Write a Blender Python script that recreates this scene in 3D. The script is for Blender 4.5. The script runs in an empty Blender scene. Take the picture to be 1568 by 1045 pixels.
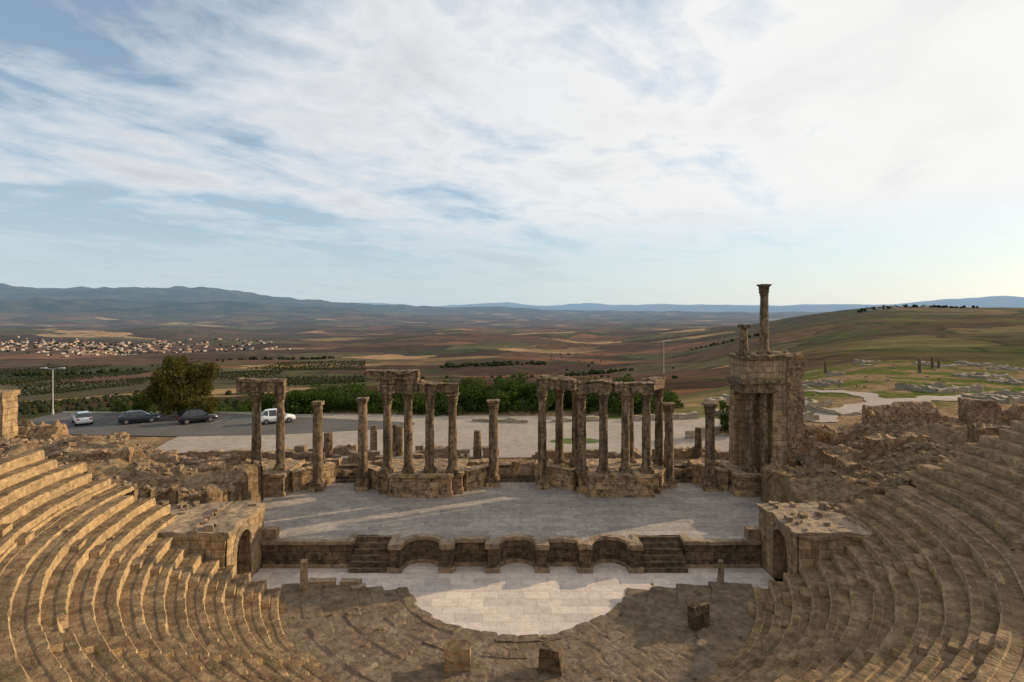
import bpy, math, random
import numpy as np
from mathutils import Vector
random.seed(7); RNG=np.random.default_rng(7)
H=15.0; CX,CY=0.3,36.6
sc=bpy.context.scene
# ------------------------------------------------------------------ noise
def _h(i,j,k,s):
    n=(i.astype(np.int64)*374761393+j.astype(np.int64)*668265263+k.astype(np.int64)*2147483647+s*974634777)&0xffffffff
    n=((n^(n>>13))*1274126177)&0xffffffff
    n=((n^(n>>15))*2246822519)&0xffffffff
    return ((n^(n>>16))&0xffff)/65535.0
def vn(p,s=0):
    p=np.asarray(p,float); i=np.floor(p).astype(np.int64); f=p-i; f=f*f*(3-2*f); r=0
    for a in (0,1):
        for b in (0,1):
            for c in (0,1):
                w=(f[:,0] if a else 1-f[:,0])*(f[:,1] if b else 1-f[:,1])*(f[:,2] if c else 1-f[:,2])
                r=r+w*_h(i[:,0]+a,i[:,1]+b,i[:,2]+c,s)
    return r*2-1
def fbm(p,s=0,o=4):
    p=np.asarray(p,float); r=0; a=1; t=0
    for k in range(o):
        r=r+a*vn(p*(2.03**k),s+k*11); t+=a; a*=0.5
    return r/t
def ss(a,b,x):
    t=np.clip((x-a)/(b-a),0,1); return t*t*(3-2*t)
def h1(n,s=0):
    n=np.asarray(n).astype(np.int64); return _h(n,n*0+3,n*0+7,s)
# ------------------------------------------------------------------ nodes
class N:
    def __init__(s,nt): s.nt=nt
    def n(s,t,ins=None,**kw):
        nd=s.nt.nodes.new(t)
        for k,v in kw.items(): setattr(nd,k,v)
        if ins:
            for k,v in ins.items():
                if isinstance(v,bpy.types.NodeSocket): s.nt.links.new(v,nd.inputs[k])
                else: nd.inputs[k].default_value=v
        return nd
    def math(s,op,a,b=None,clamp=False):
        nd=s.n('ShaderNodeMath',operation=op); nd.use_clamp=clamp
        for i,v in enumerate((a,b)):
            if v is None: continue
            if isinstance(v,bpy.types.NodeSocket): s.nt.links.new(v,nd.inputs[i])
            else: nd.inputs[i].default_value=v
        return nd.outputs[0]
    def mix(s,f,a,b,bt='MIX'):
        nd=s.n('ShaderNodeMix',data_type='RGBA',blend_type=bt)
        for i,v in ((0,f),(6,a),(7,b)):
            if isinstance(v,bpy.types.NodeSocket): s.nt.links.new(v,nd.inputs[i])
            else: nd.inputs[i].default_value=v if i==0 else (*v[:3],1)
        return nd.outputs[2]
    def ramp(s,f,st,interp='LINEAR'):
        nd=s.n('ShaderNodeValToRGB'); nd.color_ramp.interpolation=interp
        e=nd.color_ramp.elements
        while len(e)<len(st): e.new(0.5)
        for el,(p,c) in zip(e,st):
            el.position=p; el.color=(*c,1) if hasattr(c,'__len__') else (c,c,c,1)
        s.nt.links.new(f,nd.inputs[0]); return nd.outputs[0]
    def noise(s,v,sc,d=5,r=0.55,dist=0):
        return s.n('ShaderNodeTexNoise',{'Vector':v,'Scale':sc,'Detail':d,'Roughness':r,'Distortion':dist}).outputs[0]
def newmat(name):
    m=bpy.data.materials.new(name); m.use_nodes=True; nt=m.node_tree; nt.nodes.clear(); g=N(nt)
    out=g.n('ShaderNodeOutputMaterial'); return m,g,out
def stone(name,c1,c2,dark,scale=1.0,bump=0.5,cell=0.0,dirt=None,brick=None,rough=0.9,lich=0.5,cellk=0.22,edge=0.45,moss=0.0,streak=0.0):
    m,g,out=newmat(name)
    P=g.n('ShaderNodeNewGeometry'); pos=P.outputs['Position']; nor=P.outputs['Normal']
    big=g.noise(pos,0.35*scale,3,0.6); mid=g.noise(pos,2.2*scale,4,0.68); fine=g.noise(pos,14*scale,2,0.7)
    col=g.mix(g.ramp(big,[(0.35,0.0),(0.65,1.0)]),c1,c2)
    d=g.ramp(mid,[(0.42,0.0),(0.66,1.0)])
    col=g.mix(g.math('MULTIPLY',d,lich),col,dark)
    if streak>0:
        sm=g.n('ShaderNodeMapping',{'Vector':pos,'Scale':(3.0,3.0,0.35)}).outputs[0]
        col=g.mix(g.math('MULTIPLY',g.ramp(g.noise(sm,1.0,3,0.6),[(0.46,0.0),(0.6,1.0)]),streak),col,dark)
    hgt=g.math('ADD',g.math('MULTIPLY',mid,0.7),g.math('MULTIPLY',fine,0.35))
    if cell>0:
        wv=g.n('ShaderNodeVectorMath',{0:pos,1:g.n('ShaderNodeTexNoise',{'Vector':pos,'Scale':2.0,'Detail':1}).outputs[1]},operation='ADD').outputs[0]
        v=g.n('ShaderNodeTexVoronoi',{'Vector':wv,'Scale':cell})
        bw=g.n('ShaderNodeRGBToBW',{0:v.outputs['Color']}).outputs[0]
        k=g.ramp(bw,[(0.1,1-cellk),(0.9,1+cellk)])
        col=g.mix(1.0,col,k,'MULTIPLY')
        e=g.ramp(v.outputs[0],[(0.45,1.0),(0.8,0.0)])
        col=g.mix(g.math('ADD',e,1-edge,True),g.mix(0.7,col,tuple(x*0.5 for x in dark)),col)
        hgt=g.math('ADD',hgt,g.math('MULTIPLY',e,0.35))
    if brick:
        w,h,mort,vert=brick
        wn=g.n('ShaderNodeTexNoise',{'Vector':pos,'Scale':1.1,'Detail':2}).outputs[1]
        wp=g.n('ShaderNodeVectorMath',{0:pos,1:g.n('ShaderNodeVectorMath',{0:wn,'Scale':0.18},operation='SCALE').outputs[0]},operation='ADD').outputs[0]
        if vert:
            sp=g.n('ShaderNodeSeparateXYZ',{0:wp})
            bx=g.n('ShaderNodeCombineXYZ',{0:g.math('ADD',sp.outputs[0],g.math('MULTIPLY',sp.outputs[1],0.97)),1:sp.outputs[2]}).outputs[0]
        else: bx=wp
        b=g.n('ShaderNodeTexBrick',{'Vector':bx,'Color1':(0.80,0.80,0.80,1),'Color2':(1.14,1.11,1.06,1),'Mortar':(0.45,0.41,0.36,1),'Scale':1.0,'Mortar Size':mort,'Mortar Smooth':0.4,'Brick Width':w,'Row Height':h})
        col=g.mix(0.95,col,b.outputs[0],'MULTIPLY')
        hgt=g.math('SUBTRACT',hgt,g.math('MULTIPLY',b.outputs[1],0.6))
    col=g.mix(1.0,col,g.ramp(fine,[(0.25,0.7),(0.75,1.25)]),'MULTIPLY')
    if dirt:
        nz=g.n('ShaderNodeSeparateXYZ',{0:nor}).outputs[2]
        fl=g.ramp(nz,[(0.6,0.0),(0.9,1.0)])
        f=g.math('MULTIPLY',fl,g.ramp(g.noise(pos,0.9,4,0.7),[(0.36,0.45),(0.58,0.97)]))
        col=g.mix(f,col,g.mix(g.ramp(mid,[(0.35,0.0),(0.65,1.0)]),dirt,tuple(x*0.5 for x in dirt)))
        if moss>0:
            col=g.mix(g.math('MULTIPLY',fl,g.math('MULTIPLY',g.ramp(g.noise(pos,1.7,3,0.6),[(0.60,0.0),(0.68,1.0)]),moss)),col,(0.06,0.075,0.02))
    bp=g.n('ShaderNodeBump',{'Height':hgt,'Strength':bump,'Distance':0.12/scale})
    bs=g.n('ShaderNodeBsdfPrincipled',{'Base Color':col,'Roughness':rough,'Normal':bp.outputs[0]})
    bs.inputs['Specular IOR Level'].default_value=0.15
    g.nt.links.new(bs.outputs[0],out.inputs[0]); return m
def plain(name,c,rough=0.5,metal=0,var=0.15,sc_=4,spec=0.4):
    m,g,out=newmat(name)
    pos=g.n('ShaderNodeNewGeometry').outputs['Position']
    n=g.noise(pos,sc_,3)
    col=g.mix(1.0,c,g.ramp(n,[(0.3,1-var),(0.7,1+var)]),'MULTIPLY')
    bs=g.n('ShaderNodeBsdfPrincipled',{'Base Color':col,'Roughness':rough,'Metallic':metal})
    bs.inputs['Specular IOR Level'].default_value=spec
    g.nt.links.new(bs.outputs[0],out.inputs[0]); return m
def leafmat(name,ca,cb,cc):
    m,g,out=newmat(name)
    ge=g.n('ShaderNodeNewGeometry'); pos=ge.outputs['Position']
    n=g.noise(pos,0.7,2); r=ge.outputs['Random Per Island']
    col=g.mix(g.ramp(n,[(0.35,0.0),(0.65,1.0)]),ca,cb)
    col=g.mix(g.math('MULTIPLY',r,0.6),col,cc)
    a=g.n('ShaderNodeBsdfDiffuse',{'Color':col}); t=g.n('ShaderNodeBsdfTranslucent',{'Color':g.mix(1.0,col,(1.2,1.3,0.6),'MULTIPLY')})
    mx=g.n('ShaderNodeMixShader',{0:0.25,1:a.outputs[0],2:t.outputs[0]})
    g.nt.links.new(mx.outputs[0],out.inputs[0]); return m
# ------------------------------------------------------------------ mesh builder
class MB:
    def __init__(s): s.v=[]; s.f=[]; s.m=[]; s.n=0
    def add(s,v,f,mi=0):
        v=np.asarray(v,float).reshape(-1,3); s.v.append(v)
        for a in f: s.f.append(tuple(int(i)+s.n for i in a))
        s.m+= [mi]*len(f); s.n+=len(v)
    def build(s,name,mats,parent=None,smooth=False):
        me=bpy.data.meshes.new(name); me.from_pydata(np.vstack(s.v).tolist(),[],s.f)
        if not isinstance(mats,(list,tuple)): mats=[mats]
        for m in mats: me.materials.append(m)
        me.polygons.foreach_set('material_index',s.m)
        if smooth: me.polygons.foreach_set('use_smooth',[True]*len(s.f))
        me.update(); o=bpy.data.objects.new(name,me); sc.collection.objects.link(o)
        if parent: o.parent=parent
        return o
def empty(name,loc=(0,0,0)):
    e=bpy.data.objects.new(name,None); sc.collection.objects.link(e); e.empty_display_size=0.5; return e
def disp(v,amp,s=1.3,seed=0):
    v=np.asarray(v,float)
    d=np.stack([fbm(v*s,seed+i*37,3) for i in range(3)],1)
    d2=np.stack([vn(v*s*4,seed+i*17+5) for i in range(3)],1)
    return v+d*amp*1.6+d2*amp*0.35
def grid_faces(nu,nv,off=0):
    return [(off+i*(nv+1)+j,off+(i+1)*(nv+1)+j,off+(i+1)*(nv+1)+j+1,off+i*(nv+1)+j+1) for i in range(nu) for j in range(nv)]
def rbox(mb,x0,x1,y0,y1,z0,z1,seg=0.4,amp=0.05,rag=0.0,rot=0,mi=0,piv=None,seed=0,taper=0):
    L=np.array([x1-x0,y1-y0,z1-z0]); n=[max(1,min(40,int(round(l/seg)))) for l in L]
    vs=[];fs=[];off=0
    for ax in range(3):
        u,w=[(1,2),(2,0),(0,1)][ax]
        for sd in (0,1):
            U,W=np.meshgrid(np.linspace(0,1,n[u]+1),np.linspace(0,1,n[w]+1),indexing='ij')
            p=np.zeros((U.size,3)); p[:,u]=U.ravel(); p[:,w]=W.ravel(); p[:,ax]=sd
            f=grid_faces(n[u],n[w],off)
            if sd==0: f=[a[::-1] for a in f]
            vs.append(p); fs+=f; off+=len(p)
    p=np.vstack(vs)
    if taper:
        k=1-taper*p[:,2:3]; p[:,:2]=(p[:,:2]-0.5)*k+0.5
    q=np.array([x0,y0,z0])+p*L
    if rag: 
        nn=fbm(q*[0.8,0.8,0]+[seed,3,1],seed+5,3)*0.5+0.5
        nn=np.floor(nn*6)/6
        q[:,2]-=p[:,2]**2*rag*nn*1.3
    if rot:
        cx,cy=piv if piv else ((x0+x1)/2,(y0+y1)/2); c,s_=math.cos(rot),math.sin(rot)
        X=q[:,0]-cx;Y=q[:,1]-cy; q[:,0]=cx+X*c-Y*s_; q[:,1]=cy+X*s_+Y*c
    q=disp(q,amp,1.1,seed)
    mb.add(q,fs,mi)
def beam(mb,a,b,w,z0,z1,**k):
    ax,ay=a;bx,by=b; L=math.hypot(bx-ax,by-ay); mx,my=(ax+bx)/2,(ay+by)/2
    rbox(mb,mx-L/2,mx+L/2,my-w/2,my+w/2,z0,z1,rot=math.atan2(by-ay,bx-ax),**k)
def lathe(mb,cx,cy,prof,seg=20,amp=0.02,mi=0,mod=None,seed=0):
    prof=np.array(prof); th=np.linspace(0,2*np.pi,seg,endpoint=False)
    v=[]
    for k,(z,r) in enumerate(prof):
        rr=r*(1+(mod(k,th) if mod else 0)); v.append(np.stack([cx+rr*np.cos(th),cy+rr*np.sin(th),np.full(seg,z)],1))
    v=np.vstack(v); v=disp(v,amp,1.5,seed); n=len(prof); f=[]
    for k in range(n-1):
        for i in range(seg):
            j=(i+1)%seg; f.append((k*seg+i,k*seg+j,(k+1)*seg+j,(k+1)*seg+i))
    f.append(tuple((n-1)*seg+i for i in range(seg)))
    mb.add(v,f,mi)
def column(mb,x,y,z0,z1,r=0.36,cap=True,base=True,seed=0,mi=0,er=0.018):
    sd=seed+int(x*13+y*7)
    if base:
        rbox(mb,x-r*1.35,x+r*1.35,y-r*1.35,y+r*1.35,z0,z0+0.22,seg=0.25,amp=0.02,mi=mi,seed=sd)
        lathe(mb,x,y,[(z0+0.2,r*1.3),(z0+0.27,r*1.36),(z0+0.34,r*1.3),(z0+0.38,r*1.12),(z0+0.45,r*1.2),(z0+0.5,r*1.06)],amp=0.01,mi=mi,seed=sd)
        zb=z0+0.48
    else: zb=z0
    zc=z1-0.9 if cap else z1
    n=22; pr=[]; jd=random.uniform(.35,.6)
    for i in range(n+1):
        t=i/n; k=1-0.13*t**1.5
        pr.append((zb+(zc-zb)*t, r*k*(1+0.008*random.uniform(-1,1))))
        if abs(t-jd)<0.5/n: pr.append((zb+(zc-zb)*t+0.015,r*k*0.93)); pr.append((zb+(zc-zb)*t+0.04,r*k*1.0))
    o=len(mb.v); lathe(mb,x,y,pr,seg=22,amp=er,mi=mi,seed=sd)
    v=mb.v[o]; q=np.clip(fbm(v*[1.6,1.6,.9],sd+7,3)-0.22,0,.3)*0.5; dx=v[:,0]-x; dy=v[:,1]-y; v[:,0]-=dx*q; v[:,1]-=dy*q
    if cap:
        def mod(k,th): 
            return 0.0 if k<2 else (0.10*np.cos(8*th+ (k%2)*math.pi) if k<7 else 0.12*np.cos(4*th+math.pi))
        r2=r*0.86
        lathe(mb,x,y,[(zc,r2*1.12),(zc+0.07,r2*1.1),(zc+0.12,r2*1.02),(zc+0.30,r2*1.28),(zc+0.34,r2*1.1),(zc+0.54,r2*1.38),(zc+0.58,r2*1.2),(zc+0.76,r2*1.45)],seg=24,amp=0.045,mi=mi,mod=mod,seed=sd)
        rbox(mb,x-r*1.25,x+r*1.25,y-r*1.25,y+r*1.25,zc+0.75,z1,seg=0.2,amp=0.05,mi=mi,seed=sd)
# ------------------------------------------------------------------ materials
M_seat=stone('seat_stone',(0.46,0.315,0.165),(0.36,0.25,0.14),(0.12,0.083,0.05),1.0,0.55,cell=3.2,dirt=(0.165,0.103,0.052),lich=0.5,cellk=0.18,edge=0.35,moss=0.45)
M_ring=stone('worn_paving',(0.31,0.235,0.16),(0.225,0.175,0.125),(0.09,0.07,0.052),1.0,0.65,cell=1.9,dirt=(0.18,0.128,0.08),lich=0.55,cellk=0.22,edge=0.7)
M_orch=stone('orchestra_paving',(0.62,0.53,0.465),(0.54,0.465,0.41),(0.36,0.31,0.265),1.0,0.3,brick=(1.5,0.85,0.010,False),lich=0.5)
M_stage=stone('stage_paving',(0.38,0.335,0.295),(0.31,0.272,0.24),(0.18,0.156,0.134),1.0,0.5,brick=(1.5,0.8,0.012,False),lich=0.6)
M_dark=stone('weathered_stone',(0.20,0.145,0.09),(0.13,0.10,0.07),(0.035,0.028,0.022),1.2,0.8,brick=(1.1,0.55,0.018,True),lich=0.9)
M_capst=stone('cap_stone',(0.38,0.275,0.17),(0.26,0.195,0.13),(0.08,0.062,0.045),1.2,0.7,lich=0.7)
M_pod=stone('podium_stone',(0.50,0.345,0.19),(0.33,0.235,0.14),(0.045,0.035,0.026),1.0,0.7,brick=(1.25,0.66,0.025,True),lich=0.9)
M_col=stone('column_stone',(0.34,0.235,0.132),(0.21,0.153,0.096),(0.035,0.028,0.022),1.5,0.7,lich=0.9,streak=0.65)
M_rub=stone('rubble_masonry',(0.42,0.265,0.14),(0.28,0.185,0.105),(0.08,0.058,0.038),1.5,0.9,cell=4,lich=0.6,edge=.9)
M_tow=stone('tower_ashlar',(0.50,0.345,0.195),(0.37,0.26,0.15),(0.09,0.067,0.045),1.0,0.6,brick=(0.95,0.5,0.02,True),lich=0.65,streak=.35)
M_earthrock=stone('loose_stone',(0.38,0.27,0.165),(0.26,0.19,0.125),(0.09,0.07,0.05),1.2,0.6,dirt=(0.20,0.13,0.07),lich=0.6)
# ------------------------------------------------------------------ terrain
def Rout(x,y):
    left=(x<CX)&(y>24); return np.where(left,29.3,36.0)
def terr(x,y,noise=True):
    x=np.asarray(x,float); y=np.asarray(y,float); d=np.hypot(x,y)
    az=np.arctan2(x,y); t=np.tan(np.clip(az,-1.2,1.2))
    zl=np.interp(d,[0,88,100,130,200,540,1300,2700,8000,60000],[1,0.8,-1,-6,-17,-60,-112,-150,-165,-170])
    zr=np.interp(d,[0,120,250,330,500,800,1500,2500,3200,4500,8000,60000],[1,0.5,-2,-14,-38,-40,-22,8,26,-70,-165,-170])
    wr=ss(0.12,0.68,t); z=zl*(1-wr)+zr*wr
    p=np.stack([x,y,x*0],1)
    amp=np.interp(d,[0,130,500,2000,6000],[0,0.3,10,22,34])*(1-0.45*wr)
    z=z+fbm(p/420+5,3,4)*amp+fbm(p/1600+9,5,3)*amp*1.4
    Ht=np.interp(t,[-2.6,-.87,-.65,-.5,-.4,-.3,-.1,.1,.3,2.6],[700,740,720,650,520,390,270,170,130,130])
    rg=fbm(p/2300+2,8,6); rg2=1-np.abs(fbm(p/1500+22,18,5))*2.2
    z=z+Ht*np.exp(-((d-15500)/2900)**2)*(1+0.22*rg)*(0.84+0.16*rg2)
    z=z+Ht*0.34*np.exp(-((d-10800)/1700)**2)*(1+0.7*rg)*(0.6+.5*rg2)*ss(0.1,-0.3,t)
    z=z+(600+420*fbm(p/4500+4,9,4))*np.exp(-((d-33000)/4000)**2)
    ax=np.abs(x)
    SL=np.interp(ax,[17,20,26,32,60],[1.0,2.7,3.4,4.9,4.8]); SR=np.interp(ax,[17,20,24,30,36,60],[1.0,2.2,3.2,4.4,5.6,5.2])
    S=np.where(x<0,SL,SR)
    S=np.where(y<30,np.maximum(S,np.where(x<0,6.2,9.4)),S+ (np.where(x<0,6.2,9.4)-S)*ss(37,30,y))
    yb=np.where(x<0,ss(45,54,y),ss(49,66,y))
    near=S*(1-yb)+z*yb
    wnear=ss(95,80,d); z=z*(1-wnear)+near*wnear
    rough=np.clip(1-yb+0.05,0,1)*wnear
    z=z+rough*(fbm(p*0.4,21,4)*0.9+np.abs(vn(p*1.7,4))*0.2+fbm(p*1.3,23,2)*.25)
    plaza=ss(52,54,y)*ss(84,81,y)*ss(-66,-62,x)*ss(36,30,x)
    z=z*(1-plaza)+0.93*plaza
    rc=np.hypot(x-CX,y-CY)
    inside=((rc<Rout(x,y)-0.3)&(y<37.5))|((ax<19.6)&(y>36)&(y<47.5))|((ax<23.2)&(y>=46.5)&(y<51.6))|((ax<24.2)&(y>33)&(y<38.3))
    return np.where(inside,-3.4,z)
def mk_terrain():
    rings=np.concatenate([np.linspace(1.5,36,24)[:-1],np.arange(36,60,0.3),np.arange(60,100,0.5),100*1.026**np.arange(0,240)])
    a1=np.arange(-62,62.01,0.2); a2=np.arange(64,297,3.0); an=np.radians(np.concatenate([a1,a2])); na=len(an)
    Rg,A=np.meshgrid(rings,an,indexing='ij'); X=(Rg*np.sin(A)).ravel(); Y=(Rg*np.cos(A)).ravel()
    Z=terr(X,Y); nr=len(rings)
    V=np.stack([X,Y,Z],1)
    i=np.arange(nr-1)[:,None]*na; j=np.arange(na)[None,:]; jn=(j+1)%na
    F=np.stack([i+j,i+na+j,i+na+jn,i+jn],-1).reshape(-1,4)[:, ::-1]
    c=np.array([[0,0,Z[:na].mean()]]); V=np.vstack([V,c]); ci=len(V)-1
    me=bpy.data.meshes.new('terrain')
    nf=len(F); me.vertices.add(len(V)); me.vertices.foreach_set('co',V.ravel())
    tri=np.stack([np.full(na,ci),np.arange(na),(np.arange(na)+1)%na],1)[:,::-1]
    loops=np.concatenate([F.ravel(),tri.ravel()]); me.loops.add(len(loops)); me.loops.foreach_set('vertex_index',loops)
    me.polygons.add(nf+na); st=np.concatenate([np.arange(nf)*4,nf*4+np.arange(na)*3])
    me.polygons.foreach_set('loop_start',st); 
    me.update(calc_edges=True); me.validate()
    me.polygons.foreach_set('use_smooth',[True]*len(me.polygons))
    o=bpy.data.objects.new('terrain',me); sc.collection.objects.link(o)
    d=np.hypot(V[:,0],V[:,1]); p=np.stack([V[:,0],V[:,1],V[:,0]*0],1)
    t=np.tan(np.clip(np.arctan2(V[:,0],V[:,1]),-1.2,1.2))
    gn=fbm(p/14,31,4); gn2=fbm(p/5,35,3)
    grass=ss(-0.05,0.2,gn+.3*gn2)*ss(60,75,d)*ss(0.15,0.35,t)*0.75
    grass=np.maximum(grass,ss(112,122,d)*ss(320,270,d)*ss(0.3,0.36,t)*ss(-0.25,0.1,gn+.6*gn2))
    grass=np.maximum(grass,0.95*ss(80,83,V[:,1])*ss(0.32,0.2,t)*ss(400,200,d))
    field=ss(130,300,d)*(1-0.6*ss(0.3,0.4,t)*ss(330,250,d))
    right=ss(0.25,0.6,t)*ss(4500,3300,d)
    at=me.color_attributes.new('mask','FLOAT_COLOR','POINT')
    at.data.foreach_set('color',np.stack([right,np.clip(grass,0,1),field,np.ones_like(d)],1).ravel())
    m,g,out=newmat('terrain_ground')
    pos=g.n('ShaderNodeNewGeometry').outputs['Position']
    at=g.n('ShaderNodeVertexColor',layer_name='mask'); sp=g.n('ShaderNodeSeparateColor',{0:at.outputs[0]})
    n1=g.noise(pos,0.5,5,0.65); n2=g.noise(pos,3.0,4,0.7)
    near=g.mix(g.ramp(n1,[(0.35,0.0),(0.65,1.0)]),(0.17,0.11,0.06),(0.32,0.225,0.13))
    near=g.mix(1.0,near,g.ramp(n2,[(0.3,0.5),(0.7,1.4)]),'MULTIPLY')
    gr=g.mix(g.ramp(n1,[(0.4,0.0),(0.6,1.0)]),(0.055,0.085,0.016),(0.13,0.14,0.04))
    near=g.mix(sp.outputs[1],near,gr)
    mp=g.n('ShaderNodeMapping',{'Vector':pos,'Rotation':(0,0,0.5),'Scale':(1/340,1/210,0.0)}).outputs[0]
    wn=g.n('ShaderNodeTexNoise',{'Vector':mp,'Scale':1.3,'Detail':2}).outputs[1]
    wv=g.n('ShaderNodeVectorMath',{0:mp,1:wn},operation='ADD').outputs[0]
    vo=g.n('ShaderNodeTexVoronoi',{'Vector':wv,'Scale':1.0}); vs=g.n('ShaderNodeSeparateColor',{0:vo.outputs[1]}); bw=vs.outputs[0]
    fld=g.ramp(bw,[(0.0,(0.055,0.034,0.023)),(0.18,(0.095,0.057,0.036)),(0.32,(0.078,0.070,0.033)),(0.44,(0.12,0.066,0.040)),(0.55,(0.048,0.052,0.025)),(0.64,(0.30,0.195,0.095)),(0.73,(0.10,0.085,0.043)),(0.84,(0.16,0.078,0.045)),(0.93,(0.06,0.042,0.028))],'CONSTANT')
    big=g.noise(pos,0.0011,3,0.6)
    fld=g.mix(g.ramp(big,[(0.45,0.0),(0.6,0.75)]),fld,(0.066,0.041,0.028))
    grn=g.mix(g.ramp(g.noise(pos,0.004,4,0.6),[(0.4,0.0),(0.6,1.0)]),(0.080,0.088,0.028),(0.085,0.055,0.033))
    fld=g.mix(g.math('MULTIPLY',sp.outputs[0],0.7),fld,grn)
    ve=g.n('ShaderNodeTexVoronoi',{'Vector':wv,'Scale':1.0},feature='DISTANCE_TO_EDGE').outputs[0]
    fld=g.mix(g.ramp(ve,[(0.0,0.85),(0.035,0.0)]),fld,(0.028,0.035,0.016))
    fld=g.mix(1.0,fld,g.ramp(g.noise(pos,0.02,4,0.7),[(0.3,0.65),(0.7,1.35)]),'MULTIPLY')
    col=g.mix(sp.outputs[2],near,fld)
    ln=g.n('ShaderNodeVectorMath',{0:pos},operation='LENGTH').outputs['Value']
    zz=g.n('ShaderNodeSeparateXYZ',{0:pos}).outputs[2]
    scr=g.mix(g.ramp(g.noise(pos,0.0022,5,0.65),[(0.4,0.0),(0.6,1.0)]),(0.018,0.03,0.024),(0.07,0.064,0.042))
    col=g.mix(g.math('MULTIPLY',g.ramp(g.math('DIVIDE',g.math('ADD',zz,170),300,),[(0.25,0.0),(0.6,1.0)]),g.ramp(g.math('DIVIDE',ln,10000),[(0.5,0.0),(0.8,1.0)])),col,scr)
    bp=g.n('ShaderNodeBump',{'Height':n2,'Strength':0.9,'Distance':0.3})
    bs=g.n('ShaderNodeBsdfPrincipled',{'Base Color':col,'Roughness':1.0,'Normal':bp.outputs[0]}); bs.inputs['Specular IOR Level'].default_value=0.0
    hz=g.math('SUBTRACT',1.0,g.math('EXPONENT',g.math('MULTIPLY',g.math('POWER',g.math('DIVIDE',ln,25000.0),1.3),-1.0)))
    em=g.n('ShaderNodeEmission',{'Color':(0.38,0.53,0.68,1),'Strength':0.9})  # painted aerial haze: bluish glow mixed over the ground, stronger with distance
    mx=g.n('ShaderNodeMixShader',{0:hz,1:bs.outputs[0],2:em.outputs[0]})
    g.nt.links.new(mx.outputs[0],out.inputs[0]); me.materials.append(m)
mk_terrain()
# ------------------------------------------------------------------ cavea
def polar_rows(mb,rows,yend_fn,ds=0.16,blk=1.5,jr=0.03,jz=0.015,chip=0.13):
    for k,(r,z0,z1,tr,groove) in enumerate(rows):
        aL,aR=yend_fn(r,z1); nA=max(8,int((aR-aL)*r/ds)); a=np.linspace(aL,aR,nA+1)
        s=(a)*r+k*0.61; b=np.floor(s/blk); fr=s/blk-b
        hb=h1(b+1000+k*97,1)*2-1; hz=h1(b+1000+k*97,2)*2-1
        miss=(h1(b+1000+k*97,4)<0.025).astype(float)
        joint=((fr<ds/blk*1.0)).astype(float)
        prof=[(0,z0-0.12),(0,z0+(z1-z0)*0.5),(0.0,z1-0.05),(0.04,z1),(tr*0.42,z1),(tr*0.48,z1-0.05),(tr*0.75,z1-0.04),(tr+0.08,z1-0.03)]
        if groove: prof=[(0,z0-0.12),(0,z1-0.07),(0.05,z1),(tr*0.5,z1),(tr-0.46,z1),(tr-0.45,z1-0.5),(tr-0.1,z1-0.5),(tr-0.09,z1+0.2),(tr+0.1,z1+0.2)]
        V=[]
        for q,(dr,z) in enumerate(prof):
            R=np.full(nA+1,r+dr); Zz=np.full(nA+1,z)
            if q>0 and not groove:
                R=R+hb*jr*(q<5); Zz=Zz+hz*jz*(q<5)-joint*(0.04 if q in(2,3) else 0.02)
                R=R+joint*0.04*(q<4)
                if chip<0.25: Zz=Zz-miss*(q in (1,2,3))*(z1-z0)*0.45; R=R+miss*(q in(1,2,3))*0.2
            if groove and q in (5,6):
                fill=(h1(b+k,9)<0.45); Zz=np.where(fill,z1+0.02,Zz)
            P=np.stack([CX+R*np.sin(a),CY-R*np.cos(a),Zz],1)
            n=fbm(P*0.5,50,3); n2=vn(P*3.1,60)
            if q in (1,2,3,4):
                c=np.clip(fbm(P*[0.7,0.7,0.2]+k,70,3)-0.14,0,1)*chip*5
                P[:,2]-=c*(0.5 if q in(2,3) else 0.1 )*(z1-z0)
                rr=c*0.35*(q in (2,3)); P[:,0]+=np.sin(a)*rr; P[:,1]-=np.cos(a)*rr
            P[:,2]+=n*0.045+n2*0.012; w=n2*0.015+n*0.05; P[:,0]+=np.sin(a)*w; P[:,1]-=np.cos(a)*w
            V.append(P)
        m=len(prof); V=np.stack(V,1).reshape(-1,3)
        F=[(i*m+j,(i+1)*m+j,(i+1)*m+j+1,i*m+j+1) for i in range(nA) for j in range(m-1)]
        F=[f[::-1] for f in F]
        mb.add(V,F)
        for e in (0,nA):
            top=V[e*m:(e+1)*m]; bot=top.copy(); bot[:,2]=-3.2
            f=[(j,j+1,m+j+1,m+j) for j in range(m-1)]
            mb.add(np.vstack([top,bot]),f if e==0 else [x[::-1] for x in f])
def ang(r,yend):
    c=(CY-yend)/r; return math.acos(max(-1,min(1,c)))
def cav_end(r,z):
    lo=ang(r,33.5) if z<2.5 else ang(r,37.4+random.uniform(-.5,.5))
    L=lo;Rr=lo
    if z>=2.5: L=ang(r,36.6+random.uniform(-1.2,.6)); Rr=ang(r,37.8+random.uniform(-1.0,.5))
    if r>29.3: L=ang(r,24)
    return -L,Rr
rows=[];r=13.8;z=-1.2;
for i in range(12):
    rows.append((r,z-0.0,z+0.42,0.85,False)); r+=0.85; z+=0.42
rows.append((r,z,z+0.12,1.25,True)); r+=1.25; z+=0.16
for i in range(13):
    rows.append((r,z,z+0.5,0.87,False)); r+=0.87; z+=0.5
cav=MB(); polar_rows(cav,rows,cav_end)
for (r,z0,z1,tr,gv) in rows:
    if gv: continue
    for a in (-1.22,-0.78,0.78,1.20):
        cx=CX+(r-0.2)*math.sin(a); cy=CY-(r-0.2)*math.cos(a)
        rbox(cav,cx-0.5,cx+0.5,cy-0.21,cy+0.22,z0-.1,z0+(z1-z0)*0.52,seg=0.25,amp=0.02,rot=a,seed=int(r*7))
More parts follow.
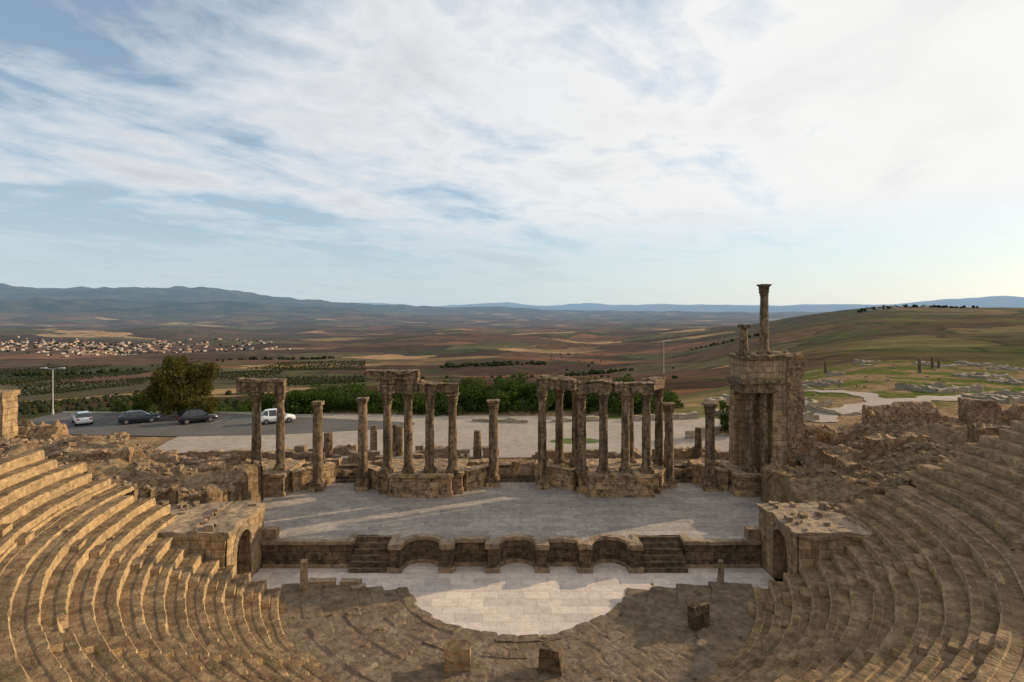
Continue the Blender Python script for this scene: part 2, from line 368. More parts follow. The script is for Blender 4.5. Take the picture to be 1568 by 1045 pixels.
cav.build('stone_seating_tiers',M_seat)
ring=MB(); rr=[(6.6,-1.66,-1.52,1.5,False),(8.1,-1.52,-1.42,1.6,False),(9.7,-1.42,-1.30,1.9,False),(11.6,-1.30,-1.18,2.3,False)]
polar_rows(ring,rr,lambda r,z:(-ang(r,35.1),ang(r,35.1)),blk=1.0,jr=0.12,jz=0.05,chip=0.3)
ring.build('low_orchestra_steps',M_ring)
# ------------------------------------------------------------------ orchestra floor
def sheet(name,pts,z,mat,thick=None):
    mb=MB(); n=len(pts); v=[(x,y,z) for x,y in pts]; mb.add(v,[tuple(range(n))])
    return mb.build(name,mat)
sheet('orchestra_floor',[(-16.2,22),(16.2,22),(16.2,39.5),(-16.2,39.5)],-1.65,M_orch)
# ------------------------------------------------------------------ stage
def arc(x0,x1,y0,dep,n=12):
    cx=(x0+x1)/2; hw=(x1-x0)/2
    return [(cx-hw*math.cos(math.pi*i/n), y0+dep*math.sin(math.pi*i/n)) for i in range(n+1)]
PF=37.35; 
front=[(-16.1,38.0),(-10.4,38.0),(-10.4,39.1),(-7.75,39.1),(-7.75,PF),(-7.1,PF)]
front+=arc(-7.1,-4.5,PF+0.25,1.25)+[(-4.5,PF),(-3.75,PF),(-3.75,PF+0.95),(-1.55,PF+0.95),(-1.55,PF),(-0.95,PF)]
front+=arc(-0.95,1.6,PF+0.25,1.25)+[(1.6,PF),(2.25,PF),(2.25,PF+0.95),(4.3,PF+0.95),(4.3,PF),(5.0,PF)]
front+=arc(5.0,7.55,PF+0.25,1.25)+[(7.55,PF),(8.2,PF),(8.2,39.1),(11.2,39.1),(11.2,38.0),(16.1,38.0)]
sheet('stage_floor',front+[(16.1,38.6),(20.5,38.6),(20.5,48),(23,48),(23,52.6),(-23,52.6),(-23,48),(-20.5,48),(-20.5,38.6),(-16.1,38.6)],0.0,M_stage)
fw=MB(); cp=MB()
def densify(pl,s=0.35):
    o=[]
    for a,b in zip(pl[:-1],pl[1:]):
        L=math.hypot(b[0]-a[0],b[1]-a[1]); n=max(1,int(L/s))
        o+=[(a[0]+(b[0]-a[0])*i/n,a[1]+(b[1]-a[1])*i/n) for i in range(n)]
    return o+[pl[-1]]
dp=densify(front); nz=5
V=[]
for x,y in dp:
    for k in range(nz+1): V.append((x,y,-1.7+1.72*k/nz))
V=disp(V,0.03,1.2,3); fw.add(V,grid_faces(len(dp)-1,nz))
for a,b in zip(front[:-1],front[1:]):
    L=math.hypot(b[0]-a[0],b[1]-a[1])
    if L<0.02: continue
    tx,ty=(b[0]-a[0])/L,(b[1]-a[1])/L; nx,ny=-ty,tx
    w=0.46
    A=(a[0]+nx*(w/2-0.12)-tx*0.06,a[1]+ny*(w/2-0.12)-ty*0.06); B=(b[0]+nx*(w/2-0.12)+tx*0.06,b[1]+ny*(w/2-0.12)+ty*0.06)
    if abs(a[1]-39.1)<.01 and abs(b[1]-39.1)<.01: continue
    beam(cp,A,B,w,-0.14,0.08+random.uniform(-.025,.025),seg=0.25,amp=0.05,seed=int(a[0]*9))
    beam(cp,(a[0]-nx*0.02,a[1]-ny*0.02),(b[0]-nx*0.02,b[1]-ny*0.02),0.22,-1.68,-1.42,seg=0.3,amp=0.04,seed=int(a[0]*9))
for x in (-7.43,-4.12,-1.25,1.93,4.65,7.88):
    rbox(cp,x-0.42,x+0.42,PF-0.16,PF+0.5,-0.2,0.13,seg=0.2,amp=0.05,seed=int(x*5)+50)
    rbox(cp,x-0.46,x+0.46,PF-0.2,PF+0.4,-1.68,-1.38,seg=0.25,amp=0.045,seed=int(x*5)+70)
sf=empty('stage_front_wall'); fw.build('niched_wall',M_dark,sf); cp.build('cap_and_plinth_stones',M_capst,sf)
for nm,x0,x1 in (('a',-10.35,-7.8),('b',8.25,11.15)):
    st=MB()
    for i in range(6):
        rbox(st,x0,x1,37.2+i*0.33,39.12,-1.68+i*0.28,-1.68+(i+1)*0.28-(0.004 if i<5 else 0.012),seg=0.35,amp=0.025,seed=i*3)
    st.build('stone_stairs',M_dark)
# ------------------------------------------------------------------ side vault blocks with arched passage
def vault(sx):
    e=empty('arched_passage'); mb=MB(); tp=MB()
    X=16.2*sx; y0,y1=33.4,38.5; z0,z1=-1.68,2.15
    ya,hw,zs=35.5,0.95,0.75
    def wall(xx,flip):
        ys=np.concatenate([np.linspace(y0,ya-hw,5)[:-1],np.linspace(ya-hw,ya+hw,17),np.linspace(ya+hw,y1,6)[1:]])
        V=[];
        for y in ys:
            zb=z0 if abs(y-ya)>hw-1e-6 else zs+math.sqrt(max(0,hw*hw-(y-ya)**2))
            for k in range(8): V.append((xx,y,zb+(z1-zb)*k/7))
        F=grid_faces(len(ys)-1,7)
        mb.add(disp(V,0.05,1.2,int(abs(xx)*10)),F if flip else [f[::-1] for f in F])
    wall(X,sx<0); wall(X+0.7*sx,sx>0)
    th=np.linspace(0,math.pi,17); V=[]
    prof=[(ya-hw,z0)]+[(ya-hw*math.cos(t),zs+hw*math.sin(t)) for t in th]+[(ya+hw,z0)]
    for y,z in prof: V+=[(X,y,z),(X+2.5*sx,y,z),(X+5*sx,y,z)]
    mb.add(disp(V,0.04,1.2,8),grid_faces(len(prof)-1,2))
    for i in range(11):
        t0,t1=math.pi*i/11+0.01,math.pi*(i+1)/11-0.01
        q=[]
        for t,rr_ in ((t0,hw),(t1,hw),(t1,hw+0.42),(t0,hw+0.42)): q.append((ya-rr_*math.cos(t),zs+rr_*math.sin(t)))
        v=[(X-0.05*sx,a,b) for a,b in q]+[(X+0.1*sx,a,b) for a,b in q]
        tp.add(disp(v,0.015,2,i),[(0,1,2,3),(0,4,5,1),(1,5,6,2),(2,6,7,3),(3,7,4,0)])
    a,b=sorted((X+0.1*sx,24.5*sx)); rbox(mb,a,b,y1-0.6,y1+0.02,z0,z1,seg=0.4,amp=0.06,seed=3)
    rbox(mb,a,b,33.3,33.85,z0,z1,seg=0.4,amp=0.08,seed=4)
    a,b=sorted((X-0.12*sx,25*sx)); 
    for i in range(4):
        xa=a+(b-a)*i/4; rbox(tp,xa,a+(b-a)*(i+1)/4-.03,y0,y1+0.1,z1-.05,z1+0.3+random.uniform(-.06,.1),seg=0.3,amp=0.12,rag=0.22,seed=5+i)
    for i in range(34):
        xx=sx*random.uniform(16.5,24); yy=random.uniform(34,38.2); s=random.uniform(.08,.34)
        rbox(tp,xx-s,xx+s,yy-s*.6,yy+s*.6,z1+.1,z1+.26+s*.6,seg=0.15,amp=0.09,rot=random.uniform(0,3),seed=i)
    rbox(tp,min(X,X-0.9*sx),max(X,X-0.9*sx),38.15,38.75,-1.6,0.75,seg=0.3,amp=0.05,seed=12)
    mb.build('vault_walls',M_tow,e); tp.build('vault_top_and_voussoirs',M_capst,e)
vault(-1); vault(1)
# ------------------------------------------------------------------ stage building
def podium(mb,x0,x1,y0,y1,z0=0.0,z1=1.8):
    sd=int(x0*7)
    rbox(mb,x0-.12,x1+.12,y0-.12,y1+.12,z0,z0+0.32,seg=0.3,amp=0.035,seed=sd)
    rbox(mb,x0,x1,y0,y1,z0+0.3,z1-0.22,seg=0.35,amp=0.03,seed=sd+1)
    rbox(mb,x0-.16,x1+.16,y0-.16,y1+.16,z1-0.24,z1,seg=0.25,amp=0.055,seed=sd+2)
def wallseg(mb,a,b,w=0.9,z1=1.8,rag=0.25):
    beam(mb,a,b,w,0.0,0.28,seg=0.4,amp=0.03); beam(mb,a,b,w-0.15,0.26,z1-0.2,seg=0.4,amp=0.03,seed=4); beam(mb,a,b,w+0.05,z1-0.2,z1,seg=0.3,amp=0.06,rag=rag,seed=8)
sb=empty('stage_podium'); mb=MB()
podium(mb,-9.8,-4.9,47.1,50.5); podium(mb,-10.7,-4.1,48.0,52.3,z1=1.74)
podium(mb,6.2,11.3,47.1,50.5); podium(mb,5.5,12.0,48.0,52.3,z1=1.74)
podium(mb,-21.6,-18.4,47.3,51.5); podium(mb,18.1,22.2,47.3,51.5)
for s in [((-18.3,48.6),(-15.6,51.3)),((-13.0,51.3),(-10.8,49.0)),((-4.0,49.0),(-1.4,51.5)),((2.2,51.5),(5.3,49.0)),((12.1,49.0),(13.6,51.3)),((15.9,51.3),(18.1,48.8))]:
    wallseg(mb,*s)
for s in [((-24,52.9),(-15.4,52.9)),((-13.1,52.9),(-1.3,52.9)),((2.1,52.9),(13.9,52.9)),((15.9,52.9),(24,52.9))]:
    beam(mb,s[0],s[1],0.8,0.0,1.7,seg=0.4,amp=0.08,rag=0.6,seed=31)
free=[(-16.2,49.0,7.35,0),(-12.5,49.2,7.6,0),(-1.6,50.2,7.3,1),(13.35,50.0,7.1,1),(16.5,49.0,7.2,1)]
for x,y,t,c in free+[(2.55,49.6,8.4,1)]:
    rbox(mb,x-.55,x+.55,y-.55,y+.55,0.0,0.42,seg=0.3,amp=0.03,seed=int(x))
mb.build('podium_masonry',M_pod,sb)
for x0,x1,y0 in ((-15.4,-13.1,51.0),(-1.3,2.0,51.2),(13.8,15.8,51.0)):
    st=MB()
    for i in range(5): rbox(st,x0,x1,y0+i*0.36,y0+2.2,i*0.22+0.002,(i+1)*0.22,seg=0.4,amp=0.02,seed=i)
    st.build('door_steps',M_dark)
for x,y,t,c in free:
    m=MB(); column(m,x,y,0.4,t,r=0.42,cap=bool(c) ,seed=3)
    if not c: rbox(m,x-.43,x+.43,y-.43,y+.43,t-0.25,t+0.05,seg=0.2,amp=0.06,seed=9)
    m.build('roman_column',M_col)
def colonnade(cols,beams,slabs=()):
    e=empty('ruined_colonnade'); m=MB(); 
    for x,y,z0,z1 in cols: column(m,x,y,z0,z1,r=0.37+random.uniform(-.015,.02),er=random.uniform(.012,.03))
    b=MB()
    for a,c,z0,z1,rg in beams:
        h=z1-z0
        beam(b,a,c,0.78,z0+0.002,z0+h*0.42,seg=0.25,amp=0.035,seed=1)
        beam(b,a,c,0.86,z0+h*0.42,z0+h*0.72,seg=0.25,amp=0.06,seed=2)
        beam(b,a,c,1.15,z0+h*0.72,z1,seg=0.2,amp=0.10,rag=rg,seed=int(z1*10+a[0]))
    m.build('columns',M_col,e); b.build('entablature',M_col,e)
colonnade([(-21.0,48.3,1.8,8.2),(-19.15,48.6,1.8,8.3)],[((-22.5,48.2),(-18.8,48.7),8.25,9.45,0.2)])
colonnade([(-10.15,47.9,1.8,8.3),(-8.45,47.9,1.8,8.3),(-6.7,47.9,1.8,8.3),(-4.85,48.0,1.8,8.2)],
  [((-10.9,47.9),(-7.65,47.9),8.3,9.9,0.5),((-7.6,47.9),(-4.4,48.0),8.3,9.3,0.35),((-11.9,47.9),(-7.6,47.95),9.6,10.25,0.5)])
colonnade([(5.7,48.0,1.8,8.3),(7.45,47.9,1.8,8.3),(9.25,47.9,1.8,8.3),(10.95,47.9,1.8,8.3),(4.1,51.0,1.8,8.3),(5.5,50.5,1.8,8.3),(10.2,51,1.8,8.2),(12.7,50.8,1.8,8.3),(2.55,49.6,0.42,8.4)],
  [((2.2,49.8),(5.2,48.4),8.4,9.5,0.4),((5.4,48.0),(8.2,47.9),8.3,9.4,0.4),((8.25,47.9),(11.5,47.9),8.3,9.3,0.3),((11.1,48.5),(12.9,51.2),8.3,9.4,0.3),((2.5,50.2),(4.3,51.3),8.4,9.5,0.3)])
tw=empty('ruined_stage_tower'); a=MB(); b=MB(); c=MB()
rbox(a,18.9,21.7,50.0,51.2,1.8,11.3,seg=0.45,amp=0.04,rag=0.3,seed=3)
rbox(a,21.2,22.4,47.7,51.1,1.8,11.2,seg=0.35,amp=0.05,seed=4)
rbox(a,18.7,21.5,47.75,49.95,9.32,11.0,seg=0.3,amp=0.05,seed=6)
rbox(b,22.3,23.6,47.5,51.3,0.0,11.8,seg=0.3,amp=0.12,rag=1.0,seed=7)
rbox(b,23.4,24.6,47.8,51.0,0.0,4.0,seg=0.3,amp=0.15,rag=1.5,seed=8)
rbox(c,18.5,21.3,47.5,49.9,8.3,8.75,seg=0.3,amp=0.04,seed=9)
rbox(c,18.4,21.25,47.42,49.95,8.75,9.05,seg=0.3,amp=0.05,seed=10)
rbox(c,18.15,21.6,47.2,50.1,9.05,9.33,seg=0.25,amp=0.07,seed=11)
rbox(c,18.5,22.2,47.5,50.1,11.0,11.35,seg=0.25,amp=0.09,rag=0.15,seed=12)
column(c,19.45,48.2,1.8,8.3,r=0.36); column(c,20.65,48.2,1.8,8.3,r=0.36)
column(c,20.85,48.6,11.3,17.1,r=0.36); column(c,19.15,48.6,11.3,13.7,r=0.34,cap=False)
rbox(c,18.8,19.5,48.2,48.95,13.5,13.8,seg=0.2,amp=0.05,seed=5)
a.build('ashlar_walls',M_tow,tw); b.build('rubble_core',M_rub,tw); c.build('columns_and_cornices',M_col,tw)
for x,y,h,rr_ in [(-13.3,56.5,3.0,.35),(-11.3,57,3.0,.33),(-10.8,56.5,2.9,.33),(-3.3,56,2.6,.4),(17.6,55.5,3,.35),(14.2,57,2.7,.35),(-17.5,56,2.4,.45)]:
    m=MB(); column(m,x,y,0.9,0.9+h,r=rr_,cap=False,base=False,seed=5); m.build('broken_column',M_col)
bl=MB()
for i in range(60):
    x=random.uniform(-23,21); y=random.uniform(53.3,56.5)
    if abs(x-.4)<1.8: continue
    s=random.uniform(.2,.55); h=random.uniform(.2,1.2)
    rbox(bl,x-s,x+s,y-s*.6,y+s*.6,0.8,0.95+h,seg=0.3,amp=0.07,rot=random.uniform(-.3,.3),seed=i,rag=.1)
for s in [((-22,56.5),(-15,57)),((-9,56),(-5,56)),((9,55),(12.5,55)),((16,56),(20,57))]:
    beam(bl,s[0],s[1],0.7,0.8,2.3,seg=0.35,amp=0.1,rag=1.0,seed=int(abs(s[0][0])))
bl.build('fallen_masonry_blocks',M_capst)
M_pale=stone('pale_wall_stone',(0.46,0.38,0.28),(0.36,0.30,0.22),(0.2,0.16,0.12),1.0,0.5,brick=(0.9,0.4,0.02,True),lich=0.5)
for a_,b_,z_ in [((-5,74),(2,73),1.6),((5,73.5),(12,74.5),1.7),((14,74),(24,76),1.9),((19,64),(28,69),2.0)]:
    m=MB(); beam(m,a_,b_,0.5,0.7,z_,seg=0.5,amp=0.05,rag=0.4,seed=3); m.build('low_stone_wall',M_pale)
m=MB()
for i in range(26):
    x=-43+i*0.98; y=52.5+2.5*math.sin((x+43)*0.09); 
    rbox(m,x,x+1.0,y,y+0.6,0.4,1.75+random.uniform(-.15,.15),seg=0.35,amp=0.06,seed=i)
m.build('terrace_edge_wall',M_capst)
# ------------------------------------------------------------------ plaza & car park
M_plaza=stone('gravel_concrete',(0.37,0.315,0.26),(0.30,0.255,0.21),(0.21,0.175,0.14),0.5,0.3,lich=0.6)
M_asph=stone('old_asphalt',(0.11,0.105,0.10),(0.085,0.08,0.078),(0.14,0.13,0.12),0.8,0.25,lich=0.4)
def blob(pts,n=6,amp=0.5):
    o=[]
    k=len(pts)
    for i in range(k):
        p0,p1,p2,p3=[pts[(i+j-1)%k] for j in range(4)]
        for q in range(n):
            t=q/n; o.append(tuple(0.5*((2*p1[d])+(-p0[d]+p2[d])*t+(2*p0[d]-5*p1[d]+4*p2[d]-p3[d])*t*t+(-p0[d]+3*p1[d]-3*p2[d]+p3[d])*t**3)+random.uniform(-amp,amp)*.3 for d in (0,1)))
    return o
sheet('gravel_plaza',blob([(-30,55.5),(-10,55.5),(8,56),(21,58),(27,66),(26,76),(10,77.5),(-10,78),(-28,79),(-36,73),(-36,60)]),1.0,M_plaza)
M_grass=stone('lawn_grass',(0.08,0.115,0.025),(0.12,0.14,0.04),(0.05,0.07,0.02),1.0,0.8,lich=0.6)
sheet('grass_patch',blob([(4.2,62),(8,61.6),(9.5,62.6),(8.5,64),(5,63.8)]),1.006,M_grass)
sheet('grass_patch',blob([(-4.0,59),(-2,58.6),(-1.5,60),(-3.5,60.3)]),1.006,M_grass)
sheet('grass_patch',blob([(10,76),(16,75.2),(24,76),(25,78),(14,78.2)]),1.006,M_grass)
sheet('car_park_road',[(-61.5,67),(-37,65),(-26,66),(-12,70),(-12,73),(-26,76.5),(-40,79),(-61.5,80)],1.02,M_asph)
M_kerb=plain('kerb_concrete',(0.4,0.37,0.32),0.9)
m=MB(); 
for i in range(30): rbox(m,-61+i*1.2,-61+i*1.2+1.18,79.6-max(0,(i-17))*0.2,79.8-max(0,(i-17))*0.2+.1,0.9,1.17,seg=0.6,amp=0.01)
m.build('kerb',M_kerb)
m=MB()
for i in range(7):
    x=-58+i*4.2; m.add([(x,72,1.026),(x+.12,72,1.026),(x+.12,77.5,1.026),(x,77.5,1.026)],[(0,1,2,3)])
m.build('parking_bay_lines',plain('road_paint',(0.25,0.25,0.24),0.8,var=0.3))
# ------------------------------------------------------------------ rocks
def ico():
    t=(1+5**.5)/2; v=np.array([(-1,t,0),(1,t,0),(-1,-t,0),(1,-t,0),(0,-1,t),(0,1,t),(0,-1,-t),(0,1,-t),(t,0,-1),(t,0,1),(-t,0,-1),(-t,0,1)],float); v/=np.linalg.norm(v[0])
    f=[(0,11,5),(0,5,1),(0,1,7),(0,7,10),(0,10,11),(1,5,9),(5,11,4),(11,10,2),(10,7,6),(7,1,8),(3,9,4),(3,4,2),(3,2,6),(3,6,8),(3,8,9),(4,9,5),(2,4,11),(6,2,10),(8,6,7),(9,8,1)]
    return v,f
IV,IF=ico()
CV=np.array([(x,y,z) for x in(-1,1) for y in (-1,1) for z in (-1,1)],float)*0.8; CF=[(0,1,3,2),(4,6,7,5),(0,4,5,1),(2,3,7,6),(0,2,6,4),(1,5,7,3)]
def rocks(mb,xs,ys,smin,smax,pw=2.5,zf=None,pc=.4):
    zs=terr(xs,ys) if zf is None else zf
    for x,y,z in zip(xs,ys,zs):
        if z<-3: continue
        s=smin+(smax-smin)*random.random()**pw
        B,F=(CV,CF) if random.random()<pc else (IV,IF)
        v=B*(1+RNG.uniform(-.2,.2,B.shape))*[s*random.uniform(.7,1.4),s*random.uniform(.6,1.1),s*random.uniform(.45,.85)]
        a_=random.uniform(0,6.28); c_,s_=math.cos(a_),math.sin(a_); tl=random.uniform(-.35,.35)
        v=np.stack([v[:,0]*c_-v[:,1]*s_,v[:,0]*s_+v[:,1]*c_,v[:,2]+v[:,0]*tl],1)
        mb.add(v+[x,y,z+s*0.12],F)
m=MB(); n=9000
xs=np.concatenate([RNG.uniform(-46,-19,n),RNG.uniform(20,50,n)]); ys=RNG.uniform(36,56,2*n); 
ok=(~((xs<-24)&(ys>53)))&(fbm(np.stack([xs,ys,xs*0],1)/2.5,55,3)>-0.15)
rocks(m,xs[ok],ys[ok],0.05,0.32,3.0,pc=.7); m.build('stone_rubble',M_earthrock)
m=MB(); n=500
xs=RNG.uniform(25,170,n*3); ys=RNG.uniform(62,190,n*3); g_=fbm(np.stack([xs,ys,xs*0],1)/12,77,3)>0.05; ok=(xs/ys<1.0)&g_
rocks(m,xs[ok],ys[ok],0.12,0.6,3); m.build('scattered_ruin_stones',M_earthrock)
def rz(a,b,w,h,sd,mb,seg=.3):
    mx,my=(a[0]+b[0])/2,(a[1]+b[1])/2; z=float(terr(np.array([mx]),np.array([my]))[0]); 
    if z<-3: z=2.0
    beam(mb,a,b,w,z-1.6,z+h,seg=seg,amp=0.12,rag=h*0.9,seed=sd)
for k,(p,q,w,h) in enumerate([((26,49),(31,51.5),1.2,1.6),((31,51.5),(37,51),1.4,2.0),((38,49.5),(44,49),1.3,2.4),((27,44.5),(32,45.5),1.0,0.9),((34,43.5),(39,42.5),1.2,1.3),((26,55),(36,58),1.2,1.5),((30,63),(44,60),1.2,1.5),((24.5,42),(24.8,46.5),1.0,1.0)]):
    m=MB(); rz(p,q,w,h,k,m); m.build('ruined_rubble_wall',M_rub)
for k,(p,q,w,h) in enumerate([((-41,47),(-36.5,47.5),2.2,2.6),((-37,47),(-32,49),1.2,1.2),((-25.5,43),(-22,45),1.0,0.9),((-31,41.5),(-27.5,42.5),1.0,0.9),((-24.5,48),(-22,47.5),1.2,1.0)]):
    m=MB(); rz(p,q,w,h,k+20,m); m.build('ruined_rubble_wall',M_rub)
m=MB(); rbox(m,-40.4,-39.0,45,46.4,3,8.6,seg=0.4,amp=0.05,seed=2); rbox(m,-40.6,-38.9,44.8,46.5,8.3,8.7,seg=.4,amp=.04); m.build('stone_pillar',M_tow)
# excavated rooms of the ruined town on the right plateau
m=MB()
rmk=random.Random(21)
for i in range(34):
    d=70+150*(i/34)**1.2+rmk.uniform(-5,5); t=rmk.uniform(0.30,1.0); x=d*t; y=d; rot=0.35+rmk.uniform(-.08,.08)
    L=rmk.uniform(5,11); W=rmk.uniform(4,8); c_,s_=math.cos(rot),math.sin(rot)
    C=[(x+a*c_-b*s_,y+a*s_+b*c_) for a,b in ((0,0),(L,0),(L,W),(0,W))]
    for k in range(4):
        if rmk.random()<.18: continue
        p,q=C[k],C[(k+1)%4]; z=float(terr(np.array([(p[0]+q[0])/2]),np.array([(p[1]+q[1])/2]))[0]); h=rmk.uniform(.5,1.5)
        if z<-3.2: continue
        beam(m,p,q,0.65,z-1,z+h,seg=.6,amp=0.1,rag=h*.7,seed=i*4+k)
    if rmk.random()<.5:
        p=((C[0][0]+C[1][0])/2,(C[0][1]+C[1][1])/2); q=((C[2][0]+C[3][0])/2,(C[2][1]+C[3][1])/2); z=float(terr(np.array([p[0]]),np.array([p[1]]))[0])
        if z>-3.2: beam(m,p,q,0.6,z-1,z+.8,seg=.6,amp=0.1,rag=.6,seed=i)
m.build('excavated_ruin_walls',M_pale)
for (x,y) in [(118,165),(122,168),(96,180),(150,170),(104,150)]:
    mm=MB(); z=float(terr(np.array([x]),np.array([y]))[0]); column(mm,x,y,z-.3,z+random.uniform(2.5,4.5),r=.4,cap=False); mm.build('broken_column',M_col)
mm=MB()
def street(pts,w):
    P=densify(pts,1.0); 
    V=[]
    for i,(x,y) in enumerate(P):
        x2,y2=P[min(i+1,len(P)-1)]; x1,y1=P[max(i-1,0)]; L=math.hypot(x2-x1,y2-y1); nx,ny=-(y2-y1)/L,(x2-x1)/L
        ww=w*(1+.3*math.sin(i*.7)+.15*random.uniform(-1,1))
        for q in (-1,-.5,0,.5,1): V.append((x+nx*ww*q,y+ny*ww*q,0))
    V=np.array(V); V[:,2]=terr(V[:,0],V[:,1])+0.10
    mm.add(V,grid_faces(len(P)-1,4))
street([(38,76),(46,84),(58,92),(74,98),(96,104),(120,108)],2.2); street([(58,92),(62,104),(60,120)],1.6); street([(44,68),(60,76),(80,80),(100,84)],1.8)
mm.build('ruined_street_paving',M_plaza)
def block(x,y,z,w,d,h,rot=0,mat=None,taper=0,tilt=0):
    mb=MB(); rbox(mb,-w/2,w/2,-d/2,d/2,-0.06,h,seg=0.16,amp=0.05,seed=int(x*10),taper=taper)
    o=mb.build('stone_block',mat or M_capst); o.location=(x,y,z); o.rotation_euler=(tilt,0,rot)
block(-12.1,34.2,-1.4,0.42,0.4,1.85,0.2,taper=.15); block(12.5,35.2,-1.5,0.35,0.35,1.5,taper=.3); block(9.6,30.2,-1.3,1.1,0.45,1.2,0.5,M_dark)
block(-2.5,26.9,-1.3,1.15,0.8,0.95,0.05,M_seat); block(1.8,26.7,-1.3,1.1,0.7,1.1,-0.3,M_dark,taper=.2,tilt=.12)
block(-11.3,34.9,-1.5,1.6,0.5,.5,.05); block(-9.6,35.1,-1.5,1.2,0.5,.35,-.05); block(22.6,22.5,4.2,1.4,.9,.5,.4,M_seat); block(-9.0,34.6,-1.5,.8,.5,.3,.4)
m=MB(); n=450; aa=RNG.uniform(-1.4,1.4,n); rr_=RNG.uniform(7,36,n); zz=np.interp(rr_,[7,13.7,24,25.2,36.4],[-1.5,-1.15,3.95,4.1,10.4])
rocks(m,CX+rr_*np.sin(aa),CY-rr_*np.cos(aa),0.03,0.16,3,zf=zz); m.build('loose_stones_on_seats',M_earthrock)
# ------------------------------------------------------------------ vegetation
L_dark=leafmat('leaf_dark',(0.025,0.045,0.013),(0.055,0.08,0.022),(0.08,0.105,0.03))
L_tree=leafmat('leaf_autumn',(0.05,0.06,0.018),(0.09,0.08,0.022),(0.12,0.10,0.03))
L_far=leafmat('leaf_far',(0.025,0.034,0.016),(0.04,0.047,0.022),(0.05,0.058,0.026))
M_bark=plain('bark',(0.10,0.075,0.05),0.95,var=.4,sc_=9)
def leaves(mb,cen,rad,n,size,seed=0,mi=0):
    g_=np.random.default_rng(seed); cen=np.array(cen); rad=np.array(rad); k=g_.integers(0,len(cen),n)
    d=g_.normal(size=(n,3)); d/=np.linalg.norm(d,axis=1)[:,None]; rr=g_.uniform(0.35,1.08,(n,1))**0.6
    p=cen[k]+d*rr*rad[k]
    u=g_.normal(size=(n,3)); u/=np.linalg.norm(u,axis=1)[:,None]; w=np.cross(u,g_.normal(size=(n,3))); w/=np.linalg.norm(w,axis=1)[:,None]
    s=size*g_.uniform(.5,1.3,(n,1))
    v=np.stack([p-u*s,p+w*s*.55,p+u*s,p-w*s*.55],1).reshape(-1,3)
    mb.add(v,np.arange(4*n).reshape(-1,4),mi)
def limb(mb,a,b,r0,r1,mi=1,seg=7):
    a=np.array(a,float);b=np.array(b,float); d=b-a; d/=np.linalg.norm(d); u=np.cross(d,[0.3,0.9,0.1]); u/=np.linalg.norm(u); w=np.cross(d,u)
    th=np.linspace(0,2*np.pi,seg,endpoint=False); v=[]
    for k in range(4):
        t=k/3; c=a+(b-a)*t+u*math.sin(t*3.1)*0.12*np.linalg.norm(b-a)*.4; r_=r0+(r1-r0)*t
        v.append(c+r_*(np.cos(th)[:,None]*u+np.sin(th)[:,None]*w))
    mb.add(np.vstack(v),[(k*seg+i,k*seg+(i+1)%seg,(k+1)*seg+(i+1)%seg,(k+1)*seg+i) for k in range(3) for i in range(seg)],mi)
def tree(name,x,y,z,h,w,n,size,lm,seed,th=0.28):
    g_=random.Random(seed); mb=MB(); top=z+h*th
    limb(mb,(x,y,z-.3),(x+.1,y,top),w*.05+.08,w*.035+.05)
    cs=[];rs=[]
    nb=16
    for i in range(nb):
        a=i*2.4+g_.uniform(-.3,.3); lv=(i+.5)/nb*0.9+g_.uniform(-.06,.06); rad=w*.5*math.sqrt(max(0.12,1-(lv-.3)**2*2.0))*g_.uniform(.5,.78)
        c=(x+rad*math.cos(a),y+rad*math.sin(a),top+(h*(1-th))*max(.02,lv)*.88)
        limb(mb,(x+.05,y,top-.2),c,w*.02+.03,.02)
        cs.append(c); s=w*g_.uniform(.14,.2); rs.append((s,s,s*g_.uniform(.7,1.0)))
        for q in range(2):
            c2=(c[0]+g_.uniform(-1,1)*s,c[1]+g_.uniform(-1,1)*s,c[2]+g_.uniform(-.8,.8)*s); cs.append(c2); s2=s*g_.uniform(.45,.75); rs.append((s2,s2,s2))
    for q in range(3): cs.append((x+g_.uniform(-.1,.1)*w,y,top+h*(.2+.15*q))); rs.append((w*.24,w*.24,h*.17))
    leaves(mb,cs,rs,n,size,seed); mb.build(name,[lm,M_bark])
tree('broadleaf_tree',-43.5,77.5,0.9,8.2,9.2,15000,0.17,L_tree,11,.18)
tree('shrub',-50.0,79.5,0.9,3.0,3.2,2500,0.12,L_dark,5,.1)
tree('shrub',-53.5,80.5,0.6,2.2,2.6,1500,0.12,L_dark,6,.1)
tree('shrub',24.5,66,0.9,4.4,3.4,4000,0.12,L_dark,8,.1)
tree('shrub',30,72,0.9,3,3,2500,0.12,L_dark,9,.1)
mb=MB()
for i in range(190):
    if i<160: t=random.uniform(-0.44,0.27); d=random.uniform(79.5,96)
    else: t=random.uniform(-.9,-.3); d=random.uniform(92,150)
    x=t*d; y=d; z=float(terr(np.array([x]),np.array([y]))[0]); big=2.8*math.exp(-((t+0.0)/.09)**2)+3.0*math.exp(-((t-0.18)/.06)**2)+1.2*math.exp(-((t+0.3)/.08)**2)
    if t>.24 : big=0
    h=random.uniform(2.0,3.4)+big*random.uniform(.3,1.0)*ss(79,86,d); w=random.uniform(2.6,4.6)
    cs=[];rs=[]
    for q in range(7):
        s=w*random.uniform(.2,.36); cs.append((x+random.uniform(-.5,.5)*w,y+random.uniform(-.5,.5)*w,z+h*random.uniform(.12,.8))); rs.append((s,s,s*.8))
    leaves(mb,cs,rs,750,0.2,i)
mb.build('hedge_thicket',L_dark)
